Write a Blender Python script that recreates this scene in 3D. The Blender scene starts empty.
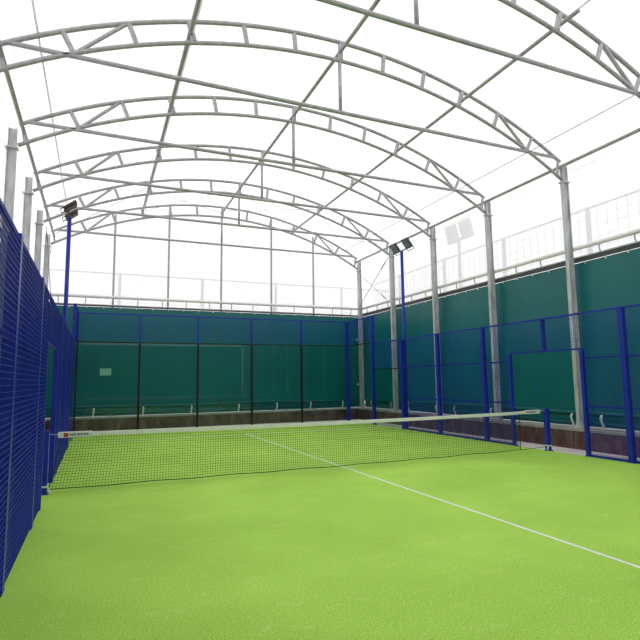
import bpy, math, random
from mathutils import Vector, Matrix
random.seed(7)
C = bpy.context.scene.collection
SC = bpy.context.scene

# ------------------------------------------------------------------ materials
def mat(name):
    m = bpy.data.materials.new(name); m.use_nodes = True
    nt = m.node_tree; nt.nodes.clear()
    out = nt.nodes.new('ShaderNodeOutputMaterial')
    return m, nt, out
def N(nt, typ, **kw):
    n = nt.nodes.new(typ)
    for k, v in kw.items():
        if k in n.inputs: n.inputs[k].default_value = v
        else: setattr(n, k, v)
    return n
def ramp(nt, fac, stops):
    r = nt.nodes.new('ShaderNodeValToRGB')
    el = r.color_ramp.elements
    while len(el) > len(stops): el.remove(el[-1])
    while len(el) < len(stops): el.new(0.5)
    for e, (p, c) in zip(el, stops): e.position = p; e.color = (*c, 1)
    nt.links.new(fac, r.inputs[0]); return r.outputs[0]
def coord(nt, scale=(1, 1, 1)):
    t = nt.nodes.new('ShaderNodeTexCoord'); mp = nt.nodes.new('ShaderNodeMapping')
    mp.inputs['Scale'].default_value = scale
    nt.links.new(t.outputs['Object'], mp.inputs[0]); return mp.outputs[0]
def noise(nt, vec, scale, detail=4, rough=.55):
    n = N(nt, 'ShaderNodeTexNoise', Scale=scale, Detail=detail, Roughness=rough)
    nt.links.new(vec, n.inputs['Vector']); return n.outputs['Fac']
def principled(name, c1, c2, scale=6, rough=.5, metal=0, bump=0, stretch=(1, 1, 1), spec=.5):
    m, nt, out = mat(name)
    b = N(nt, 'ShaderNodeBsdfPrincipled', Roughness=rough, Metallic=metal)
    b.inputs['Specular IOR Level'].default_value = spec
    v = coord(nt, stretch); f = noise(nt, v, scale)
    nt.links.new(ramp(nt, f, [(.3, c1), (.7, c2)]), b.inputs['Base Color'])
    if bump:
        bp = N(nt, 'ShaderNodeBump', Strength=bump, Distance=.01)
        nt.links.new(f, bp.inputs['Height']); nt.links.new(bp.outputs[0], b.inputs['Normal'])
    nt.links.new(b.outputs[0], out.inputs[0]); return m

M = {}
M['blue'] = principled('blue_paint', (.006, .020, .31), (.010, .028, .38), 5, .42, spec=.35)
M['wire'] = principled('blue_wire', (.006, .020, .29), (.010, .030, .38), 5, .5, spec=.3)
M['black'] = principled('black_frame', (.006, .007, .010), (.010, .011, .015), 5, .5, spec=.25)
M['steel'] = principled('galvanised_steel', (.34, .318, .342), (.47, .442, .472), 9, .42, .1)
M['column'] = principled('galvanised_column', (.40, .40, .425), (.66, .65, .68), 7, .55, .12, stretch=(1, 1, .35))
M['rod'] = principled('brace_rod_steel', (.28, .27, .28), (.34, .33, .34), 9, .5, .3)
M['pipe'] = principled('white_pipe', (.90, .84, .87), (.93, .88, .90), 3, .5)
M['rail'] = principled('dark_rail', (.030, .036, .040), (.055, .062, .066), 4, .5)
M['tie'] = principled('white_webbing', (.62, .64, .62), (.74, .76, .74), 20, .7)
M['tape'] = principled('net_tape', (.70, .71, .66), (.78, .79, .74), 10, .8)
M['net'] = principled('net_cord', (.012, .025, .012), (.02, .035, .018), 10, .8)
M['line'] = principled('painted_line', (.66, .72, .56), (.80, .84, .72), 14, .9)
M['lamp_dark'] = principled('lamp_housing', (.055, .065, .075), (.085, .095, .11), 6, .45, .2)
M['lamp_brown'] = principled('lamp_housing_brown', (.045, .022, .022), (.07, .034, .034), 6, .5)
M['lens'] = principled('lamp_lens', (.15, .16, .19), (.20, .21, .245), 4, .5)
M['out_steel'] = principled('outside_steel', (.34, .35, .36), (.43, .44, .45), 4, .6)
M['red'] = principled('red_print', (.45, .02, .03), (.5, .03, .04), 6, .7)
M['navy'] = principled('navy_print', (.02, .025, .09), (.03, .035, .12), 6, .7)
M['reflection'] = principled('reflection_sheet', (.30, .62, .48), (.36, .68, .54), 3, .7)  # pale tone of light mirrored in the back glass, put into the colour
M['concrete'] = principled('pale_concrete', (.60, .545, .535), (.78, .725, .71), 1.6, .85, bump=.1)
M['cap'] = principled('curb_cap_concrete', (.27, .265, .25), (.38, .375, .35), 3, .85, bump=.1)
M['ground'] = principled('outside_ground', (.35, .34, .32), (.48, .47, .44), .6, .9)

def make_turf():
    m, nt, out = mat('artificial_turf')
    b = N(nt, 'ShaderNodeBsdfPrincipled', Roughness=.9)
    b.inputs['Specular IOR Level'].default_value = .15
    v = coord(nt)
    big = noise(nt, v, .55, 3)
    col = ramp(nt, big, [(.3, (.36, .61, .085)), (.7, (.46, .75, .115))])
    fine = noise(nt, v, 75, 5, .75)
    colf = ramp(nt, fine, [(.3, (.50, .54, .45)), (.64, (1.22, 1.18, 1.25))])
    mx = N(nt, 'ShaderNodeMix', data_type='RGBA', blend_type='MULTIPLY'); mx.inputs[0].default_value = 1
    nt.links.new(col, mx.inputs[6]); nt.links.new(colf, mx.inputs[7])
    # sand brushed into streaks and small worn spots
    sv = coord(nt, (1.0, 1.5, 1))
    spots = noise(nt, sv, 3.6, 9, .74)
    sf = ramp(nt, spots, [(.56, (0, 0, 0)), (.74, (1, 1, 1))])
    mul = N(nt, 'ShaderNodeMath', operation='MULTIPLY'); mul.inputs[1].default_value = .5
    nt.links.new(sf, mul.inputs[0])
    m2 = N(nt, 'ShaderNodeMix', data_type='RGBA')
    nt.links.new(mul.outputs[0], m2.inputs[0]); nt.links.new(mx.outputs[2], m2.inputs[6])
    m2.inputs[7].default_value = (.66, .82, .34, 1)
    nt.links.new(m2.outputs[2], b.inputs['Base Color'])
    bp = N(nt, 'ShaderNodeBump', Strength=.5, Distance=.012)
    nt.links.new(fine, bp.inputs['Height']); nt.links.new(bp.outputs[0], b.inputs['Normal'])
    nt.links.new(b.outputs[0], out.inputs[0]); return m
M['turf'] = make_turf()

def make_curb():
    m, nt, out = mat('stained_curb')
    b = N(nt, 'ShaderNodeBsdfPrincipled', Roughness=.85)
    b.inputs['Specular IOR Level'].default_value = .2
    v = coord(nt, (1, 1, .5)); f = noise(nt, v, 3.2, 8, .7)
    c = ramp(nt, f, [(.28, (.050, .028, .027)), (.5, (.125, .072, .066)), (.72, (.25, .16, .145))])
    # butt joints between the blocks every 1.35 m along the wall
    g = nt.nodes.new('ShaderNodeNewGeometry'); sx = nt.nodes.new('ShaderNodeSeparateXYZ')
    nt.links.new(g.outputs['Position'], sx.inputs[0])
    ad = N(nt, 'ShaderNodeMath', operation='ADD'); nt.links.new(sx.outputs[0], ad.inputs[0]); nt.links.new(sx.outputs[1], ad.inputs[1])
    dv = N(nt, 'ShaderNodeMath', operation='DIVIDE'); nt.links.new(ad.outputs[0], dv.inputs[0]); dv.inputs[1].default_value = 1.35
    fr = N(nt, 'ShaderNodeMath', operation='FRACT'); nt.links.new(dv.outputs[0], fr.inputs[0])
    lt = N(nt, 'ShaderNodeMath', operation='LESS_THAN'); nt.links.new(fr.outputs[0], lt.inputs[0]); lt.inputs[1].default_value = .012
    mx = N(nt, 'ShaderNodeMix', data_type='RGBA')
    nt.links.new(lt.outputs[0], mx.inputs[0]); nt.links.new(c, mx.inputs[6]); mx.inputs[7].default_value = (.02, .015, .012, 1)
    nt.links.new(mx.outputs[2], b.inputs['Base Color'])
    bp = N(nt, 'ShaderNodeBump', Strength=.4, Distance=.01)
    nt.links.new(f, bp.inputs['Height']); nt.links.new(bp.outputs[0], b.inputs['Normal'])
    nt.links.new(b.outputs[0], out.inputs[0]); return m
M['curb'] = make_curb()

def make_membrane(name, tint, transp):
    m, nt, out = mat(name)
    tr = N(nt, 'ShaderNodeBsdfTransparent'); tr.inputs[0].default_value = (.97, .97, .97, 1)
    tl = N(nt, 'ShaderNodeBsdfTranslucent'); df = N(nt, 'ShaderNodeBsdfDiffuse')
    v = coord(nt); f = noise(nt, v, .7, 3)
    c = ramp(nt, f, [(.3, tint), (.7, tuple(min(1, t * 1.03) for t in tint))])
    nt.links.new(c, tl.inputs[0]); nt.links.new(c, df.inputs[0])
    m1 = N(nt, 'ShaderNodeMixShader'); m1.inputs[0].default_value = .25
    nt.links.new(tl.outputs[0], m1.inputs[1]); nt.links.new(df.outputs[0], m1.inputs[2])
    m2 = N(nt, 'ShaderNodeMixShader'); m2.inputs[0].default_value = transp
    nt.links.new(m1.outputs[0], m2.inputs[1]); nt.links.new(tr.outputs[0], m2.inputs[2])
    nt.links.new(m2.outputs[0], out.inputs[0]); return m
M['membrane'] = make_membrane('white_membrane', (.88, .875, .87), .18)
M['wall_film'] = make_membrane('white_wall_film', (.82, .815, .815), .24)
M['seam'] = make_membrane('membrane_weld', (.74, .735, .725), .04)

def make_tarp():
    m, nt, out = mat('green_tarpaulin')
    b = N(nt, 'ShaderNodeBsdfPrincipled', Roughness=.36)
    b.inputs['Specular IOR Level'].default_value = .45
    tl = N(nt, 'ShaderNodeBsdfTranslucent')
    v = coord(nt, (1, 1, .5)); f = noise(nt, v, .9, 4)
    c = ramp(nt, f, [(.3, (.001, .118, .126)), (.7, (.002, .146, .154))])
    nt.links.new(c, b.inputs['Base Color']); nt.links.new(c, tl.inputs[0])
    mx = N(nt, 'ShaderNodeMixShader'); mx.inputs[0].default_value = .07
    nt.links.new(b.outputs[0], mx.inputs[1]); nt.links.new(tl.outputs[0], mx.inputs[2])
    nt.links.new(mx.outputs[0], out.inputs[0]); return m
M['tarp'] = make_tarp()

def make_glass():
    m, nt, out = mat('tempered_glass')
    tr = N(nt, 'ShaderNodeBsdfTransparent'); tr.inputs[0].default_value = (.88, .94, .92, 1)
    gl = N(nt, 'ShaderNodeBsdfGlossy', Roughness=.01); gl.inputs[0].default_value = (.8, .85, .85, 1)
    lw = N(nt, 'ShaderNodeLayerWeight', Blend=.5)
    pw = N(nt, 'ShaderNodeMath', operation='POWER'); pw.inputs[1].default_value = 5
    nt.links.new(lw.outputs['Facing'], pw.inputs[0])
    fr = N(nt, 'ShaderNodeMath', operation='MULTIPLY_ADD'); fr.inputs[1].default_value = .45; fr.inputs[2].default_value = .022
    nt.links.new(pw.outputs[0], fr.inputs[0])
    mx = N(nt, 'ShaderNodeMixShader')
    nt.links.new(fr.outputs[0], mx.inputs[0]); nt.links.new(tr.outputs[0], mx.inputs[1]); nt.links.new(gl.outputs[0], mx.inputs[2])
    nt.links.new(mx.outputs[0], out.inputs[0]); return m
M['glass'] = make_glass()

# ------------------------------------------------------------------ geometry
class MB:
    def __init__(s): s.v = []; s.f = []
    def box(s, lo, hi):
        n = len(s.v)
        for z in (lo[2], hi[2]):
            for y in (lo[1], hi[1]):
                for x in (lo[0], hi[0]): s.v.append((x, y, z))
        for a in ((0, 2, 3, 1), (4, 5, 7, 6), (0, 1, 5, 4), (2, 6, 7, 3), (0, 4, 6, 2), (1, 3, 7, 5)):
            s.f.append(tuple(n + i for i in a))
        return s
    def tube(s, pts, r, k=8, caps=True):
        pts = [Vector(p) for p in pts]; base = len(s.v)
        up = Vector((0, 0, 1)) if abs((pts[-1] - pts[0]).normalized().z) < .9 else Vector((0, 1, 0))
        for i, p in enumerate(pts):
            t = (pts[min(i + 1, len(pts) - 1)] - pts[max(i - 1, 0)]).normalized()
            a = t.cross(up).normalized(); b = a.cross(t).normalized()
            for j in range(k):
                an = 2 * math.pi * (j + .5) / k
                s.v.append(tuple(p + a * (r * math.cos(an)) + b * (r * math.sin(an))))
        for i in range(len(pts) - 1):
            for j in range(k):
                q = base + i * k + j; w = base + i * k + (j + 1) % k
                s.f.append((q, w, w + k, q + k))
        if caps:
            s.f.append(tuple(base + j for j in range(k))[::-1])
            e = base + (len(pts) - 1) * k; s.f.append(tuple(e + j for j in range(k)))
        return s
    def prism(s, poly, axis, a, b):
        """poly in the two remaining axes, extruded along axis from a to b"""
        n = len(s.v); k = len(poly)
        for t in (a, b):
            for (p, q) in poly:
                s.v.append({'x': (t, p, q), 'y': (p, t, q), 'z': (p, q, t)}[axis])
        s.f.append(tuple(range(n, n + k))); s.f.append(tuple(range(n + k, n + 2 * k))[::-1])
        for j in range(k):
            jj = (j + 1) % k; s.f.append((n + j, n + jj, n + k + jj, n + k + j))
        return s
    def grid(s, fn, us, vs):
        n = len(s.v)
        for u in us:
            for v in vs: s.v.append(tuple(fn(u, v)))
        w = len(vs)
        for i in range(len(us) - 1):
            for j in range(w - 1):
                q = n + i * w + j; s.f.append((q, q + 1, q + w + 1, q + w))
        return s
    def build(s, name, m, parent=None, smooth=False, bevel=0, kind=None):
        me = bpy.data.meshes.new(name); me.from_pydata(s.v, [], s.f); me.validate(); me.update()
        me.materials.append(m)
        if smooth:
            for p in me.polygons: p.use_smooth = True
        o = bpy.data.objects.new(name, me); C.objects.link(o)
        if bevel:
            md = o.modifiers.new('edge', 'BEVEL'); md.width = bevel; md.segments = 2; md.limit_method = 'ANGLE'
        if parent:
            o.parent = parent; o.matrix_parent_inverse = Matrix.Translation(parent.location).inverted()
        if kind: o['kind'] = kind
        return o
def rng(a, b, step):
    n = max(1, int(round((b - a) / step))); return [a + (b - a) * i / n for i in range(n + 1)]
def tag(o, label, cat, group=None, kind=None):
    o['label'] = label; o['category'] = cat
    if group: o['group'] = group
    if kind: o['kind'] = kind
    return o
def thing(name, label, cat, loc, group=None):
    o = bpy.data.objects.new(name, None); o.location = loc; o.empty_display_size = .1; C.objects.link(o)
    return tag(o, label, cat, group, 'thing')
def setting(name, label, cat, mb, m, smooth=False):
    return tag(mb.build(name, m, smooth=smooth), label, cat, None, 'structure')
ORD = ['first', 'second', 'third', 'fourth', 'fifth', 'sixth', 'seventh', 'eighth']

XL, XR = -1.05, 11.0          # column lines
FY, BY = -11.4, 11.05         # end walls
COLY = [10.75 - 2.71 * k for k in range(6)]
CX = (XL + XR) / 2; HALF = (XR - XL) / 2
def arc(half, rise):
    R = (half * half + rise * rise) / (2 * rise)
    return lambda x, apex: apex - R + math.sqrt(max(0, R * R - (x - CX) ** 2))
_top = arc(HALF - .05, 1.62); _bot = arc(HALF, 1.69)
def ztop(x): return _top(x, 8.45)
def zbot(x): return _bot(x, 8.05)

# ------------------------------------------------------------------ setting
setting('floor', 'pale concrete slab strip around the green turf court', 'floor',
        MB().box((-1.9, FY - .4, -.2), (11.9, BY + .8, -.012)), M['concrete'])
setting('floor.001', 'bright green sanded artificial turf of the court', 'turf',
        MB().box((-.03, -10.0, -.0115), (10.03, 10.0, 0)), M['turf'])
setting('ground', 'grey open ground outside the tent', 'ground',
        MB().box((-60, -60, -.5), (60, 60, -.21)), M['ground'])
def roof_fn(y, x):
    return (x, y, ztop(x) + .055)
xs = [XL - .31 + (XR - XL + .62) * i / 48 for i in range(49)]
setting('ceiling', 'white translucent arched membrane roof', 'tent roof', MB().grid(roof_fn, rng(FY, BY + .2, 1.0), xs), M['membrane'], True)
zE = ztop(XL) + .04
def side_wall(x):
    def fn(y, z):
        w = .012 * math.sin(y * 2.3 + z * .8) + .01 * math.sin(y * 5.1 - z * 1.7)
        return (x + w, y, z)
    return MB().grid(fn, rng(FY, BY, .25), rng(.47, zE + .15, .35))
setting('wall_right', 'white translucent sheet wall above the right green tarps', 'wall', side_wall(XR + .31), M['wall_film'], True)
setting('wall_left', 'white translucent sheet wall behind the left columns', 'wall', side_wall(XL - .31), M['wall_film'], True)
def end_wall(y):
    mb = MB(); n = len(xs)
    def fn(x, t):
        zt = ztop(min(max(x, XL - .3), XR + .3)) + .05
        return (x, y + .01 * math.sin(x * 2.1), .47 + (zt - .47) * t)
    return mb.grid(fn, [XL - .31] + xs[1:-1] + [XR + .31], [i / 10 for i in range(11)])
setting('wall_back', 'white translucent gable sheet above the back green tarp', 'wall', end_wall(BY + .17), M['wall_film'], True)
setting('wall_front', 'white translucent gable sheet at the near end of the tent', 'wall', end_wall(FY), M['wall_film'], True)

def curb(name, lo, hi, label, cap_lo, cap_hi):
    o = setting(name, label, 'curb', MB().box(lo, hi), M['curb'])
    c = MB().box(cap_lo, cap_hi).build('cap', M['cap'], o, bevel=.008)
    c['label'] = 'pale concrete capping'
H = .40
curb('baseboard_right', (10.82, FY, -.012), (11.36, BY + .3, H), 'stained brown low curb wall along the right side', (10.79, FY, H), (11.37, BY + .3, H + .06))
curb('baseboard_left', (-1.41, FY, -.012), (-.85, BY + .3, H), 'stained brown low curb wall along the left side', (-1.42, FY, H), (-.82, BY + .3, H + .06))
curb('baseboard_front', (-.85, FY, -.012), (10.82, FY + .42, H), 'low curb wall at the near end of the tent', (-.82, FY, H), (10.79, FY + .45, H + .06))
curb('baseboard_back', (-.85, 10.84, -.012), (10.82, BY + .3, H), 'stained brown low curb wall behind the back glass', (-.82, 10.81, H), (10.79, BY + .3, H + .06))
HC = H + .06
# welded seams of the membrane, running the length of the roof
for i, x in enumerate((10.35, 8.22, 2.12, -.38)):
    mb = MB(); mb.tube([(x, FY, ztop(x) + .045), (x, BY, ztop(x) + .04)], .018, 6)
    setting('trim_%d' % (i + 1), 'thin welded seam running along the white roof, ' + ['beside the right eaves', 'over the right purlin', 'over the left purlin', 'beside the left eaves'][i], 'roof seam', mb, M['seam'])

# ------------------------------------------------------------------ court lines
tag(MB().box((4.978, -7.15, 0), (5.022, 7.15, .004)).build('court_line', M['line']), 'white centre line running the length of the turf under the net', 'court line', kind='thing')
tag(MB().box((.02, 6.925, 0), (9.98, 6.975, .0035)).build('court_line', M['line']), 'pale service line across the turf beyond the net', 'court line', kind='thing')

# ------------------------------------------------------------------ tent steel
def near_name(k):
    return ['against the gable end wall', 'second from the gable end wall', 'third from the gable end wall', 'fourth from the gable end wall', 'fifth from the gable end wall', 'nearest, cut off at the top right of the photo'][k]
def column_name(k):
    return ['at the back corner', 'second from the back corner', 'third from the back corner', 'fourth from the back corner', 'fifth from the back corner', 'sixth from the back corner'][k]
def hbeam(x, y, d=.17, w=.10, t=.012):
    a, b = d / 2, w / 2
    return [(x - a, y - b), (x - a + t, y - b), (x - a + t, y - t / 2), (x + a - t, y - t / 2), (x + a - t, y - b), (x + a, y - b),
            (x + a, y + b), (x + a - t, y + b), (x + a - t, y + t / 2), (x - a + t, y + t / 2), (x - a + t, y + b), (x - a, y + b)]
for side, X in (('left', XL), ('right', XR)):
    for k, y in enumerate(COLY):
        t = thing('steel_column', 'galvanised steel column on the %s curb, %s' % (side, column_name(k)), 'column', (X, y, HC), 'steel columns of the tent')
        MB().prism(hbeam(X, y), 'z', HC + .015, 6.33).build('shaft', M['column'], t)
        MB().box((X - .12, y - .13, HC), (X + .12, y + .13, HC + .015)).build('base_plate', M['column'], t)
        for e in (-.06, .06):
            for q in (-1, 1):
                MB().prism([(y + q * .05, HC + .015), (y + q * .125, HC + .015), (y + q * .05, HC + .2)], 'x', X + e - .006, X + e + .006).build('gusset', M['column'], t)
        MB().box((X - .115, y - .085, 6.33), (X + .115, y + .085, 6.352)).build('joint_plate', M['column'], t)
        MB().prism(hbeam(X, y, .15, .10), 'z', 6.352, 6.76).build('head', M['column'], t)
        if k == 0 and side == 'right':
            for z in (1.45, 3.35):
                for s in (-1, 1):
                    MB().prism([(y, z - .012), (y + s * .14, z - .012), (y + s * .14, z - .05), (y + s * .2, z - .05), (y + s * .2, z + .04), (y + s * .14, z + .04), (y + s * .14, z + .012), (y, z + .012)], 'x', X - .115, X - .086).build('hook', M['tie'], t)
for k, y in enumerate(COLY):
    t = thing('roof_truss', 'arched galvanised roof truss, ' + near_name(k), 'roof truss', (CX, y, 6.4), 'arched roof trusses')
    a = [XL + .1 + (XR - XL - .2) * i / 40 for i in range(41)]
    MB().tube([(x, y, ztop(x)) for x in a], .042, 8).build('top_chord', M['steel'], t, True)
    MB().tube([(x, y, zbot(x)) for x in a], .040, 8).build('bottom_chord', M['steel'], t, True)
    MB().tube([(XL + .28, y, 6.945), (XR - .28, y, 6.945)], .040, 8).build('tie_beam', M['steel'], t, True)
    for i in range(11):
        dx = (CX - i) * .028
        r = .055 if i in (2, 5, 8) else .046
        MB().tube([(i - dx * .2, y, ztop(i) - .02), (i + dx, y, zbot(i + dx) + .02)], r, 6).build('strut', M['steel'], t)
    for i, j in ((1, 0), (9, 10)):
        MB().tube([(i + (.06 if i > 5 else -.06), y, ztop(i) - .03), (j + (CX - j) * .028, y, zbot(j) + .05)], .037, 6).build('diagonal', M['steel'], t)
    for s, X in ((1, XL), (-1, XR)):
        MB().tube([(X + s * .16, y, ztop(X + s * .16) - .02), (X + s * .22, y, zbot(X + s * .22) + .02)], .036, 6).build('end_strut', M['steel'], t)
    MB().tube([(CX, y, zbot(CX) - .02), (CX, y, 6.945)], .037, 8).build('hanger', M['steel'], t, True)
yA, yB = COLY[-1] - .4, COLY[0]
for x, nm in ((2, 'left of the ridge'), (CX, 'along the ridge'), (8, 'right of the ridge')):
    z = (ztop(x) + zbot(x)) / 2 - .03
    tag(MB().tube([(x, yA, z), (x, yB, z)], .040, 8).build('purlin', M['steel'], smooth=True), 'long galvanised purlin tube %s, crossing all the trusses' % nm, 'purlin', 'roof purlins', 'thing')
for x, nm in ((XL + .2, 'left'), (XR - .16, 'right')):
    tag(MB().tube([(x, yA, 6.7), (x, yB, 6.7)], .040, 8).build('eaves_tube', M['steel'], smooth=True), 'long galvanised eaves tube above the %s columns' % nm, 'eaves tube', 'eaves tubes', 'thing')
# cross bracing of the last bay
y0, y1 = COLY[1], COLY[0]
nodes = [XL + .25, 2, CX, 8, XR - .2]
def zp(x): return (ztop(x) + zbot(x)) / 2 if 0 < x < 10 else 6.74
bn = ['left eaves', 'left middle', 'right middle', 'right eaves']
for i in range(4):
    xa, xb = nodes[i], nodes[i + 1]
    for j, (p, q) in enumerate((((xa, y0 + .06), (xb, y1 - .06)), ((xb, y0 + .06), (xa, y1 - .06)))):
        d = .05 if j else -.05
        mb = MB().tube([(p[0], p[1], zp(p[0]) + d), (q[0], q[1], zp(q[0]) + d)], .009, 6)
        tag(mb.build('brace_rod', M['rod']), 'thin roof bracing rod in the last bay, %s field, far end to the %s' % (bn[i], 'left' if j else 'right'), 'brace rod', 'bracing rods of the last bay', 'thing')
for side, X in (('left', XL + .16), ('right', XR - .16)):
    for j, (za, zb) in enumerate(((4.62, 6.3), (6.3, 4.62))):
        d = .02 if j else -.02
        o = tag(MB().tube([(X + d, y0 + .05, za), (X + d, y1 - .05, zb)], .011, 6).build('brace_rod', M['rod']), 'thin wall bracing rod between the last two %s columns, %s towards the corner' % (side, 'falling' if j else 'rising'), 'brace rod', 'bracing rods of the last bay', 'thing')
        a = Vector((X + d, y0 + .05, za)); b = Vector((X + d, y1 - .05, zb)); p = a.lerp(b, .08); q = a.lerp(b, .2)
        MB().tube([p, q], .022, 8).build('turnbuckle', M['rod'], o, True)
# gable posts
for i, x in enumerate((1.11, 3.04, 5.06, 7.13, 9.0)):
    tag(MB().tube([(x, BY + .09, HC), (x, BY + .09, ztop(x) + .02)], .040, 8).build('gable_post', M['steel'], smooth=True),
        'slim galvanised gable post on the back wall, %s from the left' % ORD[i], 'post', 'gable posts', 'thing')

# ------------------------------------------------------------------ tarps, rails and pipes
Z0, Z1 = .5, 4.34
def tarp(label, axis, c, a, b, inward, ties=True, straps=(), seed=0):
    """sheet lying in the plane axis = c, between a and b on the other axis"""
    t = thing('green_tarp', label, 'tarpaulin', (c, (a + b) / 2, Z0) if axis == 'x' else ((a + b) / 2, c, Z0), 'green tarpaulins')
    ph = seed * 1.7
    def P(u, d, z): return (c + inward * d, u, z) if axis == 'x' else (u, c + inward * d, z)
    def fn(u, z):
        e = min(1, (u - a) / .15, (b - u) / .15)
        low = max(0, (.8 - z) / .3)
        d = .006 * math.sin(u * 1.9 + ph + z) + .004 * math.sin(u * 4.3 + 2 * z + ph) + low * (.02 * math.sin(u * 3.1 + ph) + .02 * math.sin(z * 28 + u * .8))
        return P(u, d * max(0, e), z)
    MB().grid(fn, rng(a, b, .2), rng(.80, Z1, .44)).build('sheet', M['tarp'], t, True)
    def fs(u, z):
        k = (.80 - z) / .3
        return P(u, -.035 + .022 * k * math.sin(u * 3.1 + ph) + .014 * math.sin(z * 30 + u * .8), z)
    MB().grid(fs, rng(a, b, .2), rng(Z0 - .02, .80, .04)).build('skirt', M['tarp'], t, True)
    hem = MB().tube([P(u, .02 + .006 * math.sin(u * 2.7 + ph), .80 + .018 * math.sin(u * 1.1 + ph)) for u in rng(a, b, .2)], .045, 8)
    hem.build('hem', M['tarp'], t, True)
    fold = MB().tube([P(u, .0 + .012 * math.sin(u * 2.1 + ph), .565 + .03 * math.sin(u * .9 + ph)) for u in rng(a, b, .2)], .03, 8)
    fold.build('fold', M['tarp'], t, True)
    if ties:
        n = max(1, int(round((b - a) / .55)))
        for i in range(n):
            u = a + (b - a) * (i + .5) / n
            lo = P(u - .016, .012, Z1 - .05); hi = P(u + .016, .03, Z1 + .03)
            MB().box([min(p, q) for p, q in zip(lo, hi)], [max(p, q) for p, q in zip(lo, hi)]).build('tie', M['tie'], t)
    for u in straps:
        pts = [P(u, .06, .77), P(u + .01, .095, .70), P(u, .085, .62), P(u - .015, .06, .54), P(u, .05, HC + .01)]
        w = .028; mb = MB()
        def ribbon(i, s):
            p = Vector(pts[i]); o = Vector(P(s * w, 0, 0)) - Vector(P(0, 0, 0)); return p + o
        mb.grid(lambda i, s: ribbon(i, s), range(5), (-1, 1))
        o = mb.build('strap', M['tie'], t); md = o.modifiers.new('thick', 'SOLIDIFY'); md.thickness = .012; md.offset = 0
    return t
TX = XR + .21
sr = {0: (8.6, 10.2), 1: (5.7, 7.4), 2: (3.05, 4.72), 3: (.27, 2.2), 4: (-.53, -1.9)}
for k in range(5):
    a, b = COLY[k + 1], (COLY[k] if k else 10.94)
    tarp('green tarpaulin hung on the right wall in the %s bay from the back corner' % ORD[k], 'x', TX, a, b, -1, True, sr[k], k)
tarp('green tarpaulin hung on the right wall nearest the viewer', 'x', TX, FY + .3, COLY[5] - .03, -1, False, (), 6)
tarp('long green tarpaulin hung along the left wall behind the blue mesh', 'x', XL - .21, FY + .3, 10.92, 1, True, (), 7)
tarp('wide green tarpaulin hung across the back wall behind the glass', 'y', BY, XL - .1, TX - .04, -1, True, (.6, 2.24, 3.95, 5.75, 7.3, 8.75, 10.2), 8)
tarp('green tarpaulin hung across the near end wall', 'y', FY + .2, XL - .1, XR + .1, 1, False, (), 9)
def top_rail(label, axis, c, a, b, inward, h=.1):
    def B(lo_u, hi_u, d0, d1, z0, z1):
        x0, x1 = sorted((c + inward * d0, c + inward * d1))
        return ((x0, lo_u, z0), (x1, hi_u, z1)) if axis == 'x' else ((lo_u, x0, z0), (hi_u, x1, z1))
    o = MB().box(*B(a, b, .0, .035, Z1 + .015, Z1 + .015 + h)).build('tarp_rail', M['rail'])
    tag(o, label, 'rail', 'dark rails over the tarps', 'thing')
    MB().box(*B(a, b, -.005, .045, Z1 + .015 + h, Z1 + .045 + h)).build('top_flange', M['steel'], o)['label'] = 'pale galvanised top flange'
    return o
top_rail('long dark steel rail holding the right green tarps', 'x', TX, FY + .3, 10.95, -1)
top_rail('long dark steel rail holding the left green tarp', 'x', XL - .21, FY + .3, 10.95, 1)
top_rail('dark steel rail holding the back green tarp', 'y', BY, XL - .1, TX - .05, -1, .045)
def film_pipe(label, axis, c, a, b, inward):
    def P(u, d, z): return (c + inward * d, u, z) if axis == 'x' else (u, c + inward * d, z)
    o = tag(MB().tube([P(a, .03, 4.70), P(b, .03, 4.70)], .055, 10).build('film_pipe', M['pipe'], smooth=True), label, 'pipe', 'white pipes over the tarps', 'thing')
    n = int((b - a) / .82)
    for i in range(n):
        u = a + (b - a) * (i + .5) / n
        MB().tube([P(u, .045, 4.66), P(u + .01, .05, 4.58), P(u, .03, 4.435 if axis == 'y' else 4.49)], .017, 6).build('clip', M['steel'], o)
    return o
film_pipe('white pipe with small clips along the right sheet wall', 'x', TX, COLY[5] - 1, 10.85, -1)
film_pipe('white pipe with small clips along the left sheet wall', 'x', XL - .21, COLY[5] - 1, 10.85, 1)
film_pipe('white pipe with small clips across the back sheet wall', 'y', BY, XL - .05, TX - .1, -1)
tag(MB().box((.76, BY - .05, 1.90), (1.13, BY - .042, 2.15)).build('reflection_sheet', M['reflection']), 'small pale sheet on the back green tarp, standing for a reflection in the leftmost glass', 'reflection', kind='thing')  # pale rectangle added to imitate a reflection in the back glass

# ------------------------------------------------------------------ court enclosure
PW, PD = .11, .10
def post(label, x, y, h, out=None, z0=0, w=PW, d=PD, axis='x', lower=None, group='blue fence posts'):
    """box post; out = +1/-1 says on which side of the fence line it stands"""
    o = out or 0
    if axis == 'x': lo = (x + (min(0, o) * d if o else -d / 2), y - w / 2); hi = (x + (max(0, o) * d if o else d / 2), y + w / 2)
    else: lo = (x - w / 2, y + (0 if o > 0 else -d / 2)); hi = (x + w / 2, y + (d if o > 0 else d / 2))
    t = thing('fence_post', label, 'fence post', (x, y, z0), group)
    if lower:
        MB().box((*lo, z0 + .012), (*hi, lower)).build('lower_section', M['black'], t, bevel=.004)['label'] = 'black lower section beside the glass'
        MB().box((*lo, lower), (*hi, h)).build('upper_section', M['blue'], t, bevel=.004)
    else:
        MB().box((*lo, z0 + (.012 if z0 == 0 else 0)), (*hi, h)).build('shaft', M['blue'], t, bevel=.004)
    if z0 == 0:
        i0, i1 = (0 if o > 0 else .03), (0 if o < 0 else .03)
        if axis != 'x': i0 = i1 = .03
        MB().box((lo[0] - i0, lo[1] - .03, -.011), (hi[0] + i1, hi[1] + .03, .012)).build('base_plate', M['blue'], t)
    return t
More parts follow.
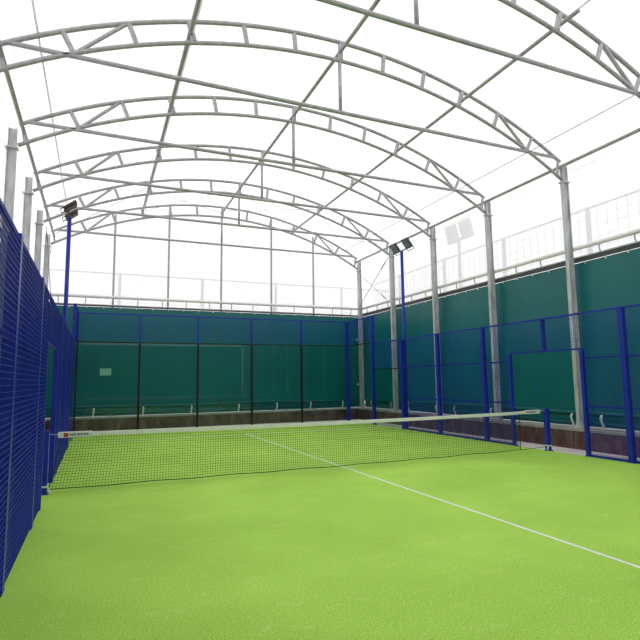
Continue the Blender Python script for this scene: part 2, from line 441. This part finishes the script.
def wires(axis, c, a, b, z0, z1, s=.05, r=.0026, h=.003):
    mb = MB()
    def add(p, q):
        mb.box([min(i, j) for i, j in zip(p, q)], [max(i, j) for i, j in zip(p, q)])
    nv = max(1, int(round((b - a) / s))); nh = max(1, int(round((z1 - z0) / s)))
    for i in range(1, nv):
        u = a + (b - a) * i / nv
        if axis == 'x': add((c - r, u - r, z0), (c + r, u + r, z1))
        else: add((u - r, c - r, z0), (u + r, c + r, z1))
    for i in range(1, nh):
        z = z0 + (z1 - z0) * i / nh
        if axis == 'x': add((c + r, a, z - h), (c + r + 2 * h, b, z + h))
        else: add((a, c + r, z - h), (b, c + r + 2 * h, z + h))
    return mb
def mesh_panel(label, axis, c, a, b, z0, z1, rails, group, sgn=1, r=.002):
    """welded mesh between posts at a and b; sgn = outward side for the rails"""
    lo, hi = a + PW / 2, b - PW / 2
    t = thing('mesh_panel', label, 'mesh panel', (c, (a + b) / 2, z0) if axis == 'x' else ((a + b) / 2, c, z0), group)
    wires(axis, c + sgn * .012, lo, hi, z0 + .02, z1 - .02, r=r).build('mesh', M['wire'], t)
    for z in rails:
        hgt = .05 if z < .1 else .04
        zz = min(z, z1 - hgt)
        d0, d1 = sorted((sgn * .025, sgn * .06))
        if axis == 'x': mb = MB().box((c + d0, lo, zz), (c + d1, hi, zz + hgt))
        else: mb = MB().box((lo, c + d0, zz), (hi, c + d1, zz + hgt))
        mb.build('rail', M['blue'], t, bevel=.003)
    return t
def glass(label, axis, c, a, b, z1, group):
    lo, hi = a + .045, b - .045
    t = thing('glass_panel', label, 'glass panel', (c, (a + b) / 2, .02) if axis == 'x' else ((a + b) / 2, c, .02), group)
    mb = MB()
    if axis == 'x': mb.box((c - .005, lo, .02), (c + .005, hi, z1))
    else: mb.box((lo, c - .005, .02), (hi, c + .005, z1))
    mb.build('pane', M['glass'], t)
    e = MB()
    if axis == 'x': e.box((c - .02, lo, z1 - .0), (c + .02, hi, z1 + .035))
    else: e.box((lo, c - .02, z1), (hi, c + .02, z1 + .035))
    e.build('top_bar', M['black'], t)
    return t
# back end
for i, x in enumerate((0, 2, 4, 6, 8, 10)):
    if i in (0, 5):
        post('tall blue %s corner post of the court at the back' % ('left' if i == 0 else 'right'), x, 10.03, 4.0, axis='y', w=.13, d=.10, lower=3.0 if i == 0 else None)
    else:
        post('back wall post, %s from the left, black below and blue above' % ORD[i], x, 10.03, 4.0, axis='y', w=.07, d=.08, lower=3.0)
gp = ['leftmost', 'second', 'middle', 'fourth', 'rightmost']
for i in range(5):
    nm = ['leftmost', 'second from left', 'middle', 'second from right', 'rightmost'][i]
    glass('clear glass panel of the back wall, %s of five' % nm, 'y', 10.0, 2 * i, 2 * i + 2, 2.985, 'back glass panels')
    mesh_panel('blue mesh panel on top of the back glass, %s of five' % nm, 'y', 10.0, 2 * i, 2 * i + 2, 3.03, 4.0, (3.96,), 'mesh panels over the back glass')
# the two long sides
def long_side(side, c, s, ys, TP, r):
    y8, y6, y4, y2, j1, j0, m2, m4, m6 = ys
    S = side
    post('tall blue %s side post, next to the back corner' % S, c, y8, 4.0, s)
    glass('clear glass panel beside the %s back corner, three metres tall' % S, 'x', c + s * .01, y8, 10.0, 2.985, 'side glass panels')
    mesh_panel('blue mesh panel above the glass at the %s back corner' % S, 'x', c, y8, 10.0, 3.03, 4.0, (3.96,), 'side mesh panels', s, r)
    post('blue %s side post at the foot of the lamp pole' % S, c, y6, TP, s, w=.13, d=.09)
    glass('lower clear glass panel on the %s side next to the lamp pole' % S, 'x', c + s * .01, y6, y8, 1.985, 'side glass panels')
    mesh_panel('blue mesh panel above the lower %s side glass' % S, 'x', c, y6, y8, 2.03, TP, (TP,), 'side mesh panels', s, r)
    post('blue %s side post, second before the doorway from the back' % S, c, y4, TP, s)
    mesh_panel('blue mesh panel on the %s side, just in front of the lamp pole' % S, 'x', c, y4, y6, 0, TP, (.0, 1, 2, TP), 'side mesh panels', s, r)
    post('blue %s side post, last before the doorway from the back' % S, c, y2, TP, s)
    mesh_panel('blue mesh panel on the %s side, two bays beyond the doorway' % S, 'x', c, y2, y4, 0, TP, (.0, 1, 2, TP), 'side mesh panels', s, r)
    post('thin blue far door post of the %s side doorway' % S, c, j1, 2.2, s, w=.075, d=.075)
    mesh_panel('narrow blue mesh panel on the %s side at the far edge of the doorway' % S, 'x', c, j1, y2, 0, TP, (.0, 1, 2, TP), 'side mesh panels', s, r)
    post('thin blue near door post of the %s side doorway' % S, c, j0, 2.2, s, w=.075, d=.075)
    t = mesh_panel('blue mesh panel bridging the %s side doorway above the net post' % S, 'x', c, j0 - .06, j1 + .06, 2.2, TP, (2.2, TP), 'side mesh panels', s, r)
    x0, x1 = sorted((c + s * .06, c + s * .12))
    MB().box((x0, (j0 + j1) / 2 - .04, 2.2), (x1, (j0 + j1) / 2 + .04, TP)).build('middle_stub', M['blue'], t, bevel=.004)
    mesh_panel('narrow blue mesh panel on the %s side at the near edge of the doorway' % S, 'x', c, m2, j0, 0, TP, (.0, 1, 2, TP), 'side mesh panels', s, r)
    post('blue %s side post, first on the near side of the doorway' % S, c, m2, TP, s)
    mesh_panel('blue mesh panel on the %s side, one bay nearer than the doorway' % S, 'x', c, m4, m2, 0, TP, (.0, 1, 2, TP), 'side mesh panels', s, r)
    post('blue %s side post, second on the near side of the doorway' % S, c, m4, TP, s)
    mesh_panel('blue mesh panel on the %s side, closest to the viewer' % S, 'x', c, m6, m4, 0, TP, (.0, 1, 2, TP), 'side mesh panels', s, r)
long_side('right', 10.0, 1, (8, 6, 4, 2, 1.03, -1.05, -2, -4, -6), 2.985, .0018)
long_side('left', 0.055, -1, (8, 6, 4, 2, 1.03, -1.05, -2, -4, -6), 2.89, .0026)

# ------------------------------------------------------------------ lamp poles
def floodlight(c, tilt_sign, parent, housing, dy):
    """flat flood lamp at c, facing the court (tilt_sign = +1: towards +x) and down"""
    x, y, z = c; s = tilt_sign
    a_ = math.radians(52 if s > 0 else 36)
    nrm = Vector((s * math.cos(a_), 0, -math.sin(a_))); up = Vector((s * math.sin(a_), 0, math.cos(a_)))
    def Q(a, b, d): return Vector((x, y, z)) + up * a + Vector((0, b, 0)) + nrm * d
    def slab(a0, a1, b, d0, d1):
        mb = MB(); n = 0
        for d in (d0, d1):
            for (a, bb) in ((a0, -b), (a1, -b), (a1, b), (a0, b)): mb.v.append(tuple(Q(a, bb, d)))
        mb.f += [(0, 1, 2, 3), (7, 6, 5, 4), (0, 4, 5, 1), (1, 5, 6, 2), (2, 6, 7, 3), (3, 7, 4, 0)]
        return mb
    h = slab(-.18, .18, .18, -.04, .03).build('lamp_head', housing, parent, bevel=.008)
    for sub in (slab(-.15, .15, .15, .0305, .05).build('lens', M['lamp_brown'] if s > 0 else M['lens'], parent),): pass
    for k in range(5):
        a = -.14 + .07 * k
        slab(a - .008, a + .008, .14, -.06, -.04).build('cooling_fin', housing, parent)
    MB().tube([Q(0, -.185, 0), Q(-.26, -.185, -.02), Q(-.26, .185, -.02), Q(0, .185, 0)], .014, 6).build('yoke', housing, parent)
def lamp_pole(label, x, y, s, housing, ztop_):
    t = thing('lamp_pole', label, 'lamp pole', (x, y, 0), 'lamp poles')
    MB().tube([(x, y, .012), (x, y, ztop_)], .052, 14).build('pole', M['blue'], t, True)
    MB().box((x - .055, y - .1, -.011), (x + .1, y + .1, .012)).build('base_plate', M['blue'], t)
    MB().tube([(x, y - .56, ztop_ + .02), (x, y + .56, ztop_ + .02)], .022, 8).build('cross_arm', housing, t)
    for dy in (-.38, .38):
        floodlight((x + s * .03, y + dy, ztop_ + .19), s, t, housing, dy)
    return t
lamp_pole('tall blue lamp pole with two grey flood lamps on the right side', 10.17, 6.0, -1, M['lamp_dark'], 6.0)
lamp_pole('tall blue lamp pole with two dark brown flood lamps on the left side', -.14, 6.0, 1, M['lamp_brown'], 6.02)

# ------------------------------------------------------------------ net
def ztape(x): return .862 - .028 * math.sin(math.pi * min(1, max(0, x / 10))) + (.02 if x > 9 else 0) * (x - 9)
nx0, nx1 = .20, 9.26
def lean(x, z): return x - .15 * max(0, 1 - (x - .2) / 1.6) * (1 - z / .85) ** 1.3
t = thing('court_net', 'dark green court net with a white top tape across the turf', 'net', (5, 0, 0))
cord = MB()
n = int((nx1 - nx0) / .042); r = .0017
def sway(x, z): return .03 * (1 - z / .85) * math.sin(x * .8 + .5)
rows = 19; zb = .06
for i in range(n + 1):
    x = nx0 + (nx1 - nx0) * i / n
    top = ztape(x) - .02; prev = None
    p = [(lean(x, z), sway(x, z), z) for z in [zb + (top - zb) * q / 4 for q in range(5)]]
    cord.tube(p, r * 1.55, 4, False)
for j in range(1, rows):
    pts = []
    for x in rng(nx0, nx1, .3):
        z = zb + (ztape(x) - .02 - zb) * j / rows; pts.append((lean(x, z), sway(x, z), z))
    cord.tube(pts, r * 1.55, 4, False)
cord.build('netting', M['net'], t)
edge = MB().tube([(lean(x, zb), sway(x, zb), zb - .004 + .006 * math.sin(x * 5)) for x in rng(nx0, nx1, .1)], .007, 6)
edge.build('bottom_cord', M['net'], t)['label'] = 'dark bottom cord'
for x in (nx0, nx1): MB().tube([(lean(x, z), sway(x, z), z) for z in (zb, .25, .45, .65, .835)], .008, 6).build('end_cord', M['net'], t)
tp = MB()
def tape_fn(x, k):
    yz = [(-.008, -.032), (-.008, .026), (0, .032), (.008, .026), (.008, -.032)][k]
    return (x, yz[0], ztape(x) + yz[1])
tp.grid(tape_fn, rng(.16, 9.86, .2), range(5))
tape = tp.build('top_tape', M['tape'], t); tape['label'] = 'white top tape'
for p, q in (((.046, 0, .875), (.16, 0, ztape(.16))), ((9.86, 0, ztape(9.86)), (9.998, 0, .9))):
    MB().tube([p, q], .006, 6).build('tension_wire', M['steel'], t)
for p, q in (((nx1, 0, .06), (9.998, 0, .09)), ((.046, 0, .07), (lean(nx0, zb), 0, .06))):
    MB().tube([p, q], .006, 6).build('lower_cord', M['net'], t)
for a, b in ((.17, .64), (9.42, 9.84)):
    lb = MB()
    lb.grid(lambda x, k: (x, [-.0105, -.0105, 0, .0105, .0105][k], ztape((a + b) / 2) + [-.046, .036, .042, .036, -.046][k]), (a, b), range(5))
    lab = lb.build('tape_label', M['tie'], t); lab['label'] = 'white printed label on the net tape'
    zc = ztape((a + b) / 2) - .005
    if a < 1:
        MB().box((a + .07, -.0125, zc - .03), (a + .13, -.011, zc + .03)).build('red_emblem', M['red'], t)
    cu = bpy.data.curves.new('label_text', 'FONT'); cu.body = 'PADEL CREATIONS'; cu.size = .040; cu.extrude = .0005; cu.offset = .0016
    cu.align_x = 'LEFT'; cu.align_y = 'CENTER'
    tmp = bpy.data.objects.new('text_source', cu); C.objects.link(tmp)
    dg = bpy.context.evaluated_depsgraph_get(); dg.update()
    me = bpy.data.meshes.new_from_object(tmp.evaluated_get(dg)); me.name = 'label_text'
    bpy.data.objects.remove(tmp); me.materials.clear(); me.materials.append(M['navy'])
    o = bpy.data.objects.new('label_text', me); C.objects.link(o)
    o.rotation_euler = (math.pi / 2, 0, 0); o.location = ((a + .145) if a < 1 else (a + .03), -.0118, zc)
    o.scale = (.78, 1, 1)
    o.parent = t; o.matrix_parent_inverse = Matrix.Translation(t.location).inverted()
for side, x in (('left', -.005), ('right', 10.045)):
    p = thing('net_post', 'short square blue net post in the %s doorway' % side, 'net post', (x, 0, 0), 'net posts')
    MB().box((x - .05, -.045, .012), (x + .05, .045, .93)).build('shaft', M['blue'], p, bevel=.006)
    MB().box((x - .07, -.07, -.011), (x + .07, .07, .012)).build('base_plate', M['blue'], p)
    s2 = 1 if x < 5 else -1
    MB().box((x - .056, -.051, .10), (x + .056, .051, .125)).build('strap', M['tie'], p)['label'] = 'white strap round the foot'
    MB().tube([(x + s2 * .055, -.052, .12), (x + s2 * .08, -.06, .06), (x + s2 * .09, -.05, .014)], .013, 6).build('strap_end', M['tie'], p)['label'] = 'loose white strap end'

# ------------------------------------------------------------------ what shows through the sheet
def outer_fence(label, axis, c, a, b, zt, step):
    t = thing('outer_fence', label, 'fence', (c, (a + b) / 2, -.21) if axis == 'x' else ((a + b) / 2, c, -.21), 'outer fences')
    def P(u, z): return (c, u, z) if axis == 'x' else (u, c, z)
    u = a
    while u <= b + .01:
        MB().tube([P(u, -.21), P(u, zt)], .07, 8).build('post', M['out_steel'], t, True); u += step
    MB().tube([P(a, zt - .03), P(b, zt - .03)], .03, 6).build('top_rail', M['out_steel'], t)
    mb = MB(); dc = .05
    def Pm(u, z): return (c + dc, u, z) if axis == 'x' else (u, c + dc, z)
    for u in rng(a, b, .3): mb.tube([Pm(u, 4.0), Pm(u, zt)], .008, 4, False)
    for z in rng(4.0, zt, .3): mb.tube([Pm(a, z), Pm(b, z)], .008, 4, False)
    mb.build('mesh', M['out_steel'], t)
    return t
outer_fence('grey mesh fence standing outside the right sheet wall', 'x', 13.0, -5.57, 12.9, 6.28, 3.25)
outer_fence('grey mesh fence standing outside the back sheet wall', 'y', 13.5, -5.3, 15.0, 6.1, 3.35)
def outer_mast():
    x, y = 13.3, 6.85
    t = thing('floodlight_mast', 'pale floodlight mast showing through the right sheet wall', 'floodlight', (x, y, -.21))
    MB().tube([(x, y, -.21), (x, y, 6.95)], .06, 10).build('mast', M['out_steel'], t, True)
    MB().tube([(x, y - .65, 6.95), (x, y + .65, 6.95)], .05, 8).build('cross_arm', M['out_steel'], t)
    for s in (-1, 1):
        mb = MB(); nrm = Vector((.5, 0, -.86)); up = Vector((.86, 0, .5))
        c0 = Vector((x, y + s * .42, 7.32))
        for d in (-.08, .08):
            for a, b in ((-.42, -.28), (.42, -.28), (.42, .28), (-.42, .28)):
                mb.v.append(tuple(c0 + Vector((0, b, 0)) + Vector((-.25, 0, .95)) * a + Vector((.95, 0, .25)) * d))
        mb.f += [(0, 1, 2, 3), (7, 6, 5, 4), (0, 4, 5, 1), (1, 5, 6, 2), (2, 6, 7, 3), (3, 7, 4, 0)]
        mb.build('lamp_head', M['out_steel'], t)
outer_mast()

# ------------------------------------------------------------------ light, camera, view
w = bpy.data.worlds.new('sky'); SC.world = w; w.use_nodes = True
nt = w.node_tree; nt.nodes.clear()
bg = nt.nodes.new('ShaderNodeBackground'); wo = nt.nodes.new('ShaderNodeOutputWorld')
bg.inputs[0].default_value = (.985, .995, 1.0, 1); bg.inputs[1].default_value = 1.3
nt.links.new(bg.outputs[0], wo.inputs[0])

f, cx, cy, cz, yaw, pit, rol = 518.7592, 0.6776, -8.93502, 1.62741, 0.40495, 0.11599, -0.01315
fwd = Vector((math.sin(yaw) * math.cos(pit), math.cos(yaw) * math.cos(pit), math.sin(pit)))
rt = Vector((math.cos(yaw), -math.sin(yaw), 0)); up = rt.cross(fwd)
r2 = rt * math.cos(rol) + up * math.sin(rol); u2 = up * math.cos(rol) - rt * math.sin(rol)
cam = bpy.data.cameras.new('camera'); co = bpy.data.objects.new('camera', cam); C.objects.link(co)
cam.sensor_width = 36; cam.lens = f / 640 * 36; cam.clip_start = .05; cam.clip_end = 300
co.matrix_world = Matrix(((r2.x, u2.x, -fwd.x, cx), (r2.y, u2.y, -fwd.y, cy), (r2.z, u2.z, -fwd.z, cz), (0, 0, 0, 1)))
SC.camera = co
SC.view_settings.view_transform = 'Standard'; SC.view_settings.look = 'None'
SC.view_settings.gamma = 1; SC.view_settings.use_curve_mapping = False
SC.view_settings.exposure = 0.40
